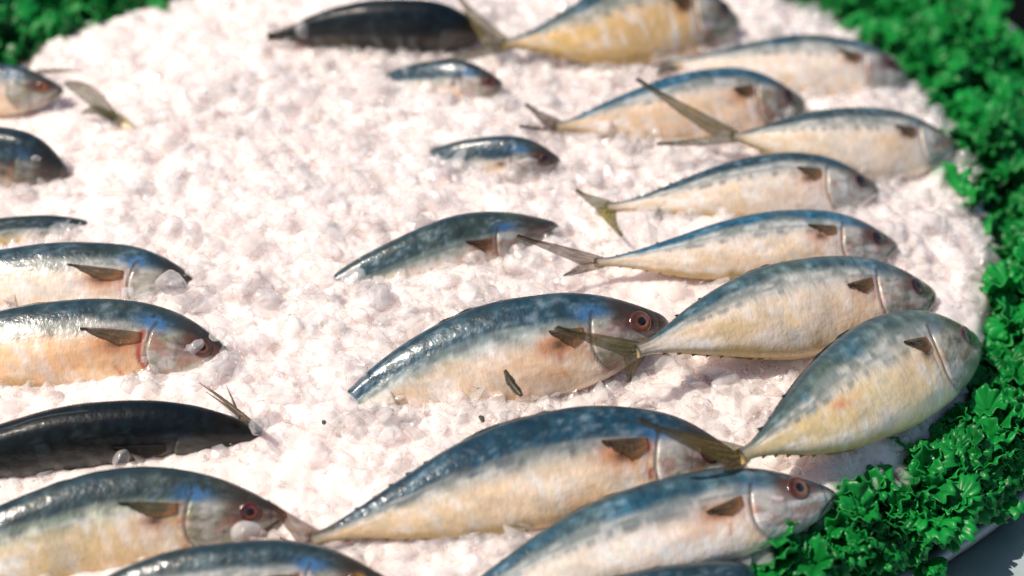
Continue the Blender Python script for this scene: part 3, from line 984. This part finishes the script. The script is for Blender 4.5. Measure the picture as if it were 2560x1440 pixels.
def chunk_shapes(sub, n, rng, planes=15, lo=.42, hi=.78):
    v0, f = ico(sub)
    out = []
    for _ in range(n):
        v = v0.copy()
        for _ in range(planes):
            nn = rng.normal(size=3)
            nn /= np.linalg.norm(nn)
            h = rng.uniform(lo, hi)
            dd = v@nn-h
            v = v-np.maximum(dd, 0)[:, None]*nn
        v = v*(1+.012*rng.normal(size=(len(v), 1)))
        v = v*np.array([1, rng.uniform(.6, 1), rng.uniform(.28, .75)])
        out.append(v)
    return out, f


def rotm(rng, tilt=1.0):
    a, b, c = rng.uniform(0, 2*math.pi), rng.normal()*.5*tilt, rng.normal()*.5*tilt
    ca, sa, cb, sb, cc, sc_ = math.cos(a), math.sin(a), math.cos(b), math.sin(b), math.cos(c), math.sin(c)
    A = np.array([[ca, -sa, 0], [sa, ca, 0], [0, 0, 1]])
    B = np.array([[1, 0, 0], [0, cb, -sb], [0, sb, cb]])
    Cc = np.array([[cc, 0, sc_], [0, 1, 0], [-sc_, 0, cc]])
    return A@B@Cc


def scatter(name, label, mat, n, rlo, rhi, sub, seed, dens=None, lift=.2, region=None, flat=False, pts=None):
    rng = np.random.default_rng(seed)
    shapes, f = chunk_shapes(sub, 14, rng)
    vs, fs, k = [], [], 0
    tries = 0
    while len(vs) < n and tries < n*12:
        tries += 1
        if pts is not None:
            x, y = pts[len(vs) % len(pts)]+rng.normal(size=2)*.006
        else:
            x, y = rng.uniform(-.56, .36), rng.uniform(-.30, .50)
        q = math.hypot(x-HC[0], y-HC[1])/float(r_edge(math.atan2(y-HC[1], x-HC[0])))
        if q > 1.0:
            continue
        if dens is not None and rng.random() > dens(x, y):
            continue
        r = rlo+(rhi-rlo)*rng.random()**2.2
        v = shapes[rng.integers(len(shapes))]@rotm(rng).T*r
        z = float(ice_z(x, y))+.004*(fbm(x*28, y*28, 3)-.5)+r*lift*rng.uniform(-.6, 1)
        vs.append(v+np.array([x, y, z]))
        fs.append(f+k)
        k += len(v)
    me = mesh_from(name, np.concatenate(vs), np.concatenate(fs))
    o = link(name, me, mat, smooth=not flat)
    if not flat:
        me.set_sharp_from_angle(angle=R(24))
    tag(o, label, 'ice', kind='stuff')
    return o


coarse = lambda x, y: .22+.78*float(sstep(.40, .58, float(fbm(x*6+3, y*6+1, 2))+.35*(x+.12)-.25*(y-.12)))
scatter('crushed_ice', 'heap of rounded pinkish white crushed ice lumps under the fish', ICE_LUMP, 8500, .0032, .0155, 3, 11, coarse, .05)
scatter('ice_grit', 'fine wet grains of crushed ice between the larger lumps', ICE_LUMP, 9000, .0012, .0036, 1, 12, None, .9, flat=True)
scatter('clear_ice_shards', 'clear glassy splinters of ice scattered over the white heap', ICE_CLEAR, 2600, .003, .0125, 2, 13, coarse, .7, flat=True)

edge = []
for i in list(range(10, 24))+[0, 1]:
    F = fishes[i]
    for q in np.linspace(.0, 1.02, 46):
        p = F.surf(min(q, .995), 1.75+.5*RNG.random())
        sd = F.n[20]*np.array([1, 1, 0])
        edge.append((p+sd*(.003+.010*RNG.random()))[:2])
for i in (10, 11, 12, 13):
    F = fishes[i]
    for q in np.linspace(-.1, .12, 14):
        edge.append((F.frame(np.array(max(q, 0)))[0]+F.t[0]*min(q, 0)*F.L+RNG.normal(size=3)*.004)[:2])
edge = [edge[k] for k in RNG.permutation(len(edge))]
scatter('edge_ice', 'wet half clear ice bits packed against the sunken bellies of the fish', ICE_LUMP, 420, .0035, .0095, 3, 15, None, .75, pts=edge)
scatter('edge_ice', 'glassy clear ice bits packed against the sunken bellies of the fish', ICE_CLEAR, 420, .003, .0085, 3, 16, None, .9, pts=edge)

# ------------------------------------------------------------------ single clear lumps that lie on or against the fish
LUMPS = [
 (965, 1012, 24, 'round clear ice lump at the tail end of the spotted blue mackerel', .018),
 (868, 1012, 40, 'large glassy ice lump covering the tail of the spotted blue mackerel', .012),
 (880, 690, 36, 'clear ice lump on the buried tail of the slim grey-green mackerel', .012),
 (950, 740, 40, 'long clear ice lump along the belly of the slim grey-green mackerel', .006),
 (1190, 640, 28, 'frosty ice lump under the gill of the slim grey-green mackerel', .012),
 (488, 868, 28, 'small cloudy ice lump on the cheek of the orange-flushed mackerel', .022),
 (545, 835, 30, 'clear ice lump against the nose of the orange-flushed mackerel', .014),
 (490, 680, 22, 'clear ice lump against the nose of the pale mackerel at the left edge', .016),
 (430, 705, 48, 'broad glassy ice lump over the cheek of the pale mackerel at the left edge', .020),
 (320, 735, 40, 'frosty ice lump below the gill of the pale mackerel at the left edge', .018),
 (640, 1065, 34, 'clear ice lump on the nose of the dark shadowy mackerel', .014),
 (90, 397, 13, 'water-clear ice drop on the cheek of the dark-headed mackerel', .034),
 (150, 345, 22, 'clear ice lump over the brow of the dark-headed mackerel', .012),
 (755, 72, 30, 'bright ice lump on the back of the shade-darkened mackerel', .016),
 (945, 150, 26, 'glassy ice ring-shaped lump under the shade-darkened mackerel', .008),
 (615, 1330, 40, 'white ice lump under the gill of the green-gold mackerel', .016),
 (300, 1150, 30, 'clear ice lump against the belly of the dark shadowy mackerel', .012),
 (1320, 405, 30, 'frosty ice lump before the cheek of the red-eyed mackerel sunk mid heap', .010),
 (1090, 400, 22, 'clear ice lump at the back of the red-eyed mackerel sunk mid heap', .010),
]
rngl = np.random.default_rng(5)
for (px, py, r, lab, off) in LUMPS:
    sh, f = chunk_shapes(3, 1, rngl, 8, .55, .9)
    p = unproject(px, py, off)
    rr = r*np.linalg.norm(p-CAM)/FPX
    v = sh[0]@rotm(rngl, .6).T*rr
    o = link('ice_lump', mesh_from('ice_lump', v, f), ICE_LUMP if ('frosty' in lab or 'white' in lab) else ICE_CLEAR)
    o.location = p
    tag(o, lab, 'ice lump', 'single ice lumps lying against the fish')

# ------------------------------------------------------------------ scraps
def scrap(name, label, pts, wid, off):
    P = np.array([unproject(a, b, off) for a, b in pts])
    a = np.linspace(0, 1, 14)
    c = catmull(P, a)
    t = np.gradient(c, axis=0)
    t /= np.linalg.norm(t, axis=1, keepdims=True)
    vw = (CAM-P[0])/np.linalg.norm(CAM-P[0])
    e = np.cross(t, vw)
    w = wid*(np.sin(np.clip(a*.95+.03, 0, 1)*math.pi)**.6)*(.8+.4*vnoise(a*9, a*0))
    b = np.linspace(-.5, .5, 6)
    Q = c[:, None]+e[:, None]*(w[:, None]*b[None])[..., None]+vw*(.0015*np.cos(b*4))[None, :, None]
    o0 = c[7]
    v, f = sheet(Q-o0, .0008)
    o = link(name, mesh_from(name, v, f), LEAFBIT)
    o.location = o0
    tag(o, label, 'scrap')


scrap('leaf_scrap', 'dark curled leaf scrap lying on the belly of the spotted blue mackerel', [(1262, 925), (1280, 960), (1305, 990)], .0050, .036)
scrap('leaf_scrap', 'tiny dark crumb on the ice just below the spotted blue mackerel', [(1198, 1040), (1206, 1048), (1207, 1056)], .0025, .012)
scrap('leaf_scrap', 'tiny black speck on the ice left of the spotted blue mackerel', [(806, 1052), (810, 1056), (814, 1058)], .0022, .010)

# ------------------------------------------------------------------ steel basin and floor
def lathe(rz, n=160):
    th = np.linspace(0, 2*math.pi, n, endpoint=False)
    rz = np.array(rz)
    v = np.stack([rz[:, :1]*np.cos(th), rz[:, :1]*np.sin(th), np.repeat(rz[:, 1:], n, 1)], -1)
    return v.reshape(-1, 3), grid_faces(len(rz), n, True)


RR, RZ = RIM_R, -.055
basin = thing('steel_basin', 'round steel basin with a grey rim holding the ice, fish and parsley border', 'basin', (HC[0]+RIM_C[0], HC[1]+RIM_C[1], 0))
v, f = lathe([(RR-.004, RZ-.012), (RR-.012, RZ-.08), (RR-.012, RZ-.20), (RR-.006, RZ-.20), (RR-.005, RZ-.08), (RR+.002, RZ-.012)])
link('basin_wall', mesh_from('basin_wall', v, f), STEEL, basin)
q = np.linspace(0, 2*math.pi, 17)
v, f = lathe([(RR+.0055*math.cos(a), RZ+.006*math.sin(a)) for a in q])
link('rim', mesh_from('rim', v, f), RIMMAT, basin)
v, f = lathe([(.001, RZ-.065), (RR-.014, RZ-.065), (RR-.014, RZ-.068), (.001, RZ-.068)])
link('basin_floor', mesh_from('basin_floor', v, f), RIMMAT, basin)
th = np.radians(np.linspace(-165, -14, 80))
sec = [(RR+.003, -.0615), (RR+.55, -.0615), (RR+.55, -.087), (RR+.003, -.087)]
v = np.array([[a*np.cos(th), a*np.sin(th), b+0*th] for a, b in sec]).transpose(0, 2, 1)
f = grid_faces(4, 80)
f = np.concatenate([f, np.stack([np.arange(79)+240, np.arange(79)+241, np.arange(79)+1, np.arange(79)], -1), [[0, 80, 160, 240]], [[319, 239, 159, 79]]])
o = link('steel_counter', mesh_from('steel_counter', v.reshape(-1, 3), f), STEEL, smooth=False)
o.location = (HC[0]+RIM_C[0], HC[1]+RIM_C[1], 0)
tag(o, 'pale bluish steel counter top outside the basin rim at the near corner', 'counter')
v = np.array([[-6, -6, -.75], [6, -6, -.75], [6, 6, -.75], [-6, 6, -.75]])
o = link('floor', mesh_from('floor', v, np.array([[0, 1, 2, 3]])), FLOOR)
tag(o, kind='structure')


# ------------------------------------------------------------------ parsley
def leaflet(rng, R0):
    nr, na = 7, 36
    r = np.linspace(.04, 1, nr)
    ph = np.linspace(-1.5, 1.5, na)
    Rr, Ph = np.meshgrid(r, ph, indexing='ij')
    lob = rng.uniform(2.6, 3.6)
    big = np.abs(np.cos(Ph*lob*.5))**.7                        # three broad lobes, each with scalloped teeth
    out = .50+.34*big+.16*np.abs(np.cos(Ph*lob*2.0))**.6+.03*rng.normal(size=na)[None, :]
    out = out*(1-.20*(Ph/1.5)**2)
    rad = R0*Rr*(1+(out-1)*Rr**1.1)
    x = rad*np.cos(Ph)
    y = rad*np.sin(Ph)
    cup = rng.uniform(-.1, .5)
    z = R0*(cup*Rr**2*.6-.35*Rr**3*rng.uniform(.2, 1.2)+.10*Rr**2*np.cos(Ph*lob*4+rng.uniform(0, 6))
            +.14*Rr*np.cos(Ph*lob+rng.uniform(0, 6))+.2*np.abs(Ph)/1.5*Rr*rng.uniform(-.6, 1))
    return np.stack([x, y, z], -1)


def sprig_meshes(rng, tall, low=.55, wide=1.0):
    """one parsley sprig: stem mesh with its branches, foliage mesh"""
    fv, ff, k = [], [], 0
    sv, sf, sk = [], [], 0

    def tube(p0, p1, r0, r1):
        nonlocal sk
        a = np.linspace(0, 1, 5)
        t = p1-p0
        t = t/np.linalg.norm(t)
        e1 = np.cross(t, [.3, .9, .1])
        e1 /= np.linalg.norm(e1)
        e2 = np.cross(t, e1)
        th = np.linspace(0, 2*math.pi, 6, endpoint=False)
        c = p0+(p1-p0)*a[:, None]
        Q = c[:, None]+(e1*np.cos(th)[:, None]+e2*np.sin(th)[:, None])[None]*(r0+(r1-r0)*a)[:, None, None]
        sv.append(Q.reshape(-1, 3))
        sf.append(grid_faces(5, 6, True)+sk)
        sk += 30
    top = np.array([rng.normal()*.004, rng.normal()*.004, tall])
    tube(np.zeros(3), top, .0022, .0016)
    for b in range(rng.integers(6, 9)):
        h = rng.uniform(low, 1.0)*tall
        az = b*2.4+rng.normal()*.4
        el = rng.uniform(.15, 1.2)
        ln = rng.uniform(.010, .022)*wide
        p0 = top*(h/tall)
        dr = np.array([math.cos(az)*math.cos(el), math.sin(az)*math.cos(el), math.sin(el)])
        p1 = p0+dr*ln
        tube(p0, p1, .0012, .0008)
        for q in range(3):
            a2 = az+(q-1)*1.0+rng.normal()*.2
            e2 = el+rng.normal()*.35-.1
            ex = np.array([math.cos(a2)*math.cos(e2), math.sin(a2)*math.cos(e2), math.sin(e2)])
            tmp = np.array([-math.sin(a2), math.cos(a2), rng.normal()*.5])
            ey = tmp-ex*(tmp@ex)
            ey /= np.linalg.norm(ey)
            ez = np.cross(ex, ey)
            Lf = leaflet(rng, rng.uniform(.011, .0205))
            Q = p1+Lf[..., :1]*ex+Lf[..., 1:2]*ey+Lf[..., 2:]*ez
            v_, f_ = sheet(Q, .0006)
            fv.append(v_)
            ff.append(f_+k)
            k += len(v_)
    return (mesh_from('stem', np.concatenate(sv), np.concatenate(sf)),
            mesh_from('foliage', np.concatenate(fv), np.concatenate(ff)))


rp = np.random.default_rng(21)
PROTO = []
for i in range(8):
    a, b = sprig_meshes(rp, .050+.012*rp.random())
    for m_, mt in ((a, STEMMAT), (b, PARSLEY)):
        m_.materials.append(mt)
        m_.shade_smooth()
    PROTO.append((a, b))


TALL = []
for i in range(7):
    a, b = sprig_meshes(rp, .066+.012*rp.random(), .80, .75)
    for m_, mt in ((a, STEMMAT), (b, PARSLEY)):
        m_.materials.append(mt)
        m_.shade_smooth()
    TALL.append((a, b))


def sprig(x, y, z, rz, tx, ty, sc, label, group, protos):
    a, b = protos[rp.integers(len(protos))]
    r = thing('parsley_sprig', label, 'parsley', (x, y, z), group)
    r.rotation_euler = (tx, ty, rz)
    r.scale = (sc, sc, sc)
    for nm, m_ in (('stem', a), ('foliage', b)):
        o = bpy.data.objects.new(nm, m_)
        COL.objects.link(o)
        o.parent = r


def ring(th0, th1, rows, zoff, label, group, gap=.024, jit=.005, lean0=22, sc=(.9, 1.2), protos=None):
    for row, fr in enumerate(rows):
        th = th0
        while th < th1:
            ri = float(r_edge(th))
            rr = ri+(rim_r(th)-.014-ri)*fr+rp.normal()*jit*.6
            x, y = HC[0]+rr*math.cos(th), HC[1]+rr*math.sin(th)
            lean = R(lean0)*(1-fr*.5)                          # inner sprigs lean over the ice
            out = -lean
            tx = out*math.sin(th)*-1*-1+rp.normal()*.15
            ty = -out*math.cos(th)*-1+rp.normal()*.15
            # rotation order XYZ with rz applied last, so lean in the sprig's own turned frame
            rz = rp.uniform(0, 6.28)
            lx, ly = -math.cos(th)*lean, -math.sin(th)*lean
            c, s_ = math.cos(-rz), math.sin(-rz)
            qx, qy = lx*c-ly*s_, lx*s_+ly*c
            sprig(x, y, RZ-.045+zoff-.03*(protos is None)*max(fr-.2, 0)+.006*rp.normal(), rz, -qy+rp.normal()*.12, qx+rp.normal()*.12, rp.uniform(*sc), label, group, protos or PROTO)
            th += gap/rr*rp.uniform(.85, 1.2)


ring(R(-61), R(-20), (.45, .68, .88, 1.02, 1.17), .000, 'green parsley sprig in the near border above the pale steel counter', 'parsley in the near border', .017, .002, 7, (.88, 1.06), TALL)
ring(R(-20), R(22), (.22, .5, .74, .97), .034, 'green parsley sprig at the right edge beside the ice', 'parsley at the right edge')
ring(R(22), R(58), (.08, .22, .36, .50, .64, .77), .034, 'blurred green parsley sprig at the upper right in front of the dark background', 'parsley at the upper right')
ring(R(58), R(112), (.04, .16), .030, 'dark green parsley sprig showing just behind the top of the ice heap', 'parsley behind the heap', gap=.03)
ring(R(112), R(168), (.10, .2, .3, .42, .54), .032, 'shaded green parsley sprig at the upper left behind the heap of ice', 'parsley at the upper left', gap=.040, sc=(1.2, 1.7))

# ------------------------------------------------------------------ light
SUN_AZ, SUN_EL = math.atan2(-.20, -1.0), R(56)          # from the left, a little behind
sun = bpy.data.lights.new('sun', 'SUN')
sun.energy = 4.0
sun.angle = R(.6)
sun.color = (1.0, .88, .76)
so = bpy.data.objects.new('sun', sun)
COL.objects.link(so)
sd = Vector((math.cos(SUN_AZ)*math.cos(SUN_EL), math.sin(SUN_AZ)*math.cos(SUN_EL), math.sin(SUN_EL)))
so.rotation_euler = sd.to_track_quat('Z', 'Y').to_euler()
w = bpy.data.worlds.new('World')
SC.world = w
w.use_nodes = True
nt = w.node_tree
bg = nt.nodes['Background']
sky = nt.nodes.new('ShaderNodeTexSky')
sky.sky_type = 'NISHITA'
sky.sun_disc = False
sky.sun_elevation = SUN_EL
sky.sun_rotation = math.pi/2-SUN_AZ
nt.links.new(sky.outputs[0], bg.inputs['Color'])
bg.inputs['Strength'].default_value = .08

# ------------------------------------------------------------------ camera object
cd = bpy.data.cameras.new('camera')
cd.lens = LENS
cd.sensor_width = 36
cd.clip_start = .05
cd.clip_end = 50
cd.dof.use_dof = True
fp = unproject(1250, 830, .02)
cd.dof.focus_distance = float((fp-CAM)@FW)
cd.dof.aperture_fstop = 3.1
co = bpy.data.objects.new('camera', cd)
COL.objects.link(co)
co.location = CAM
co.rotation_euler = (math.pi/2-PITCH, 0, 0)
SC.camera = co

SC.view_settings.view_transform = 'Standard'
SC.view_settings.look = 'None'
SC.view_settings.exposure = .25
SC.view_settings.gamma = 1
SC.cycles.use_denoising = True
SC.cycles.max_bounces = 10
SC.cycles.transparent_max_bounces = 24
SC.cycles.transmission_bounces = 6
SC.cycles.caustics_refractive = False
SC.cycles.sample_clamp_indirect = 4
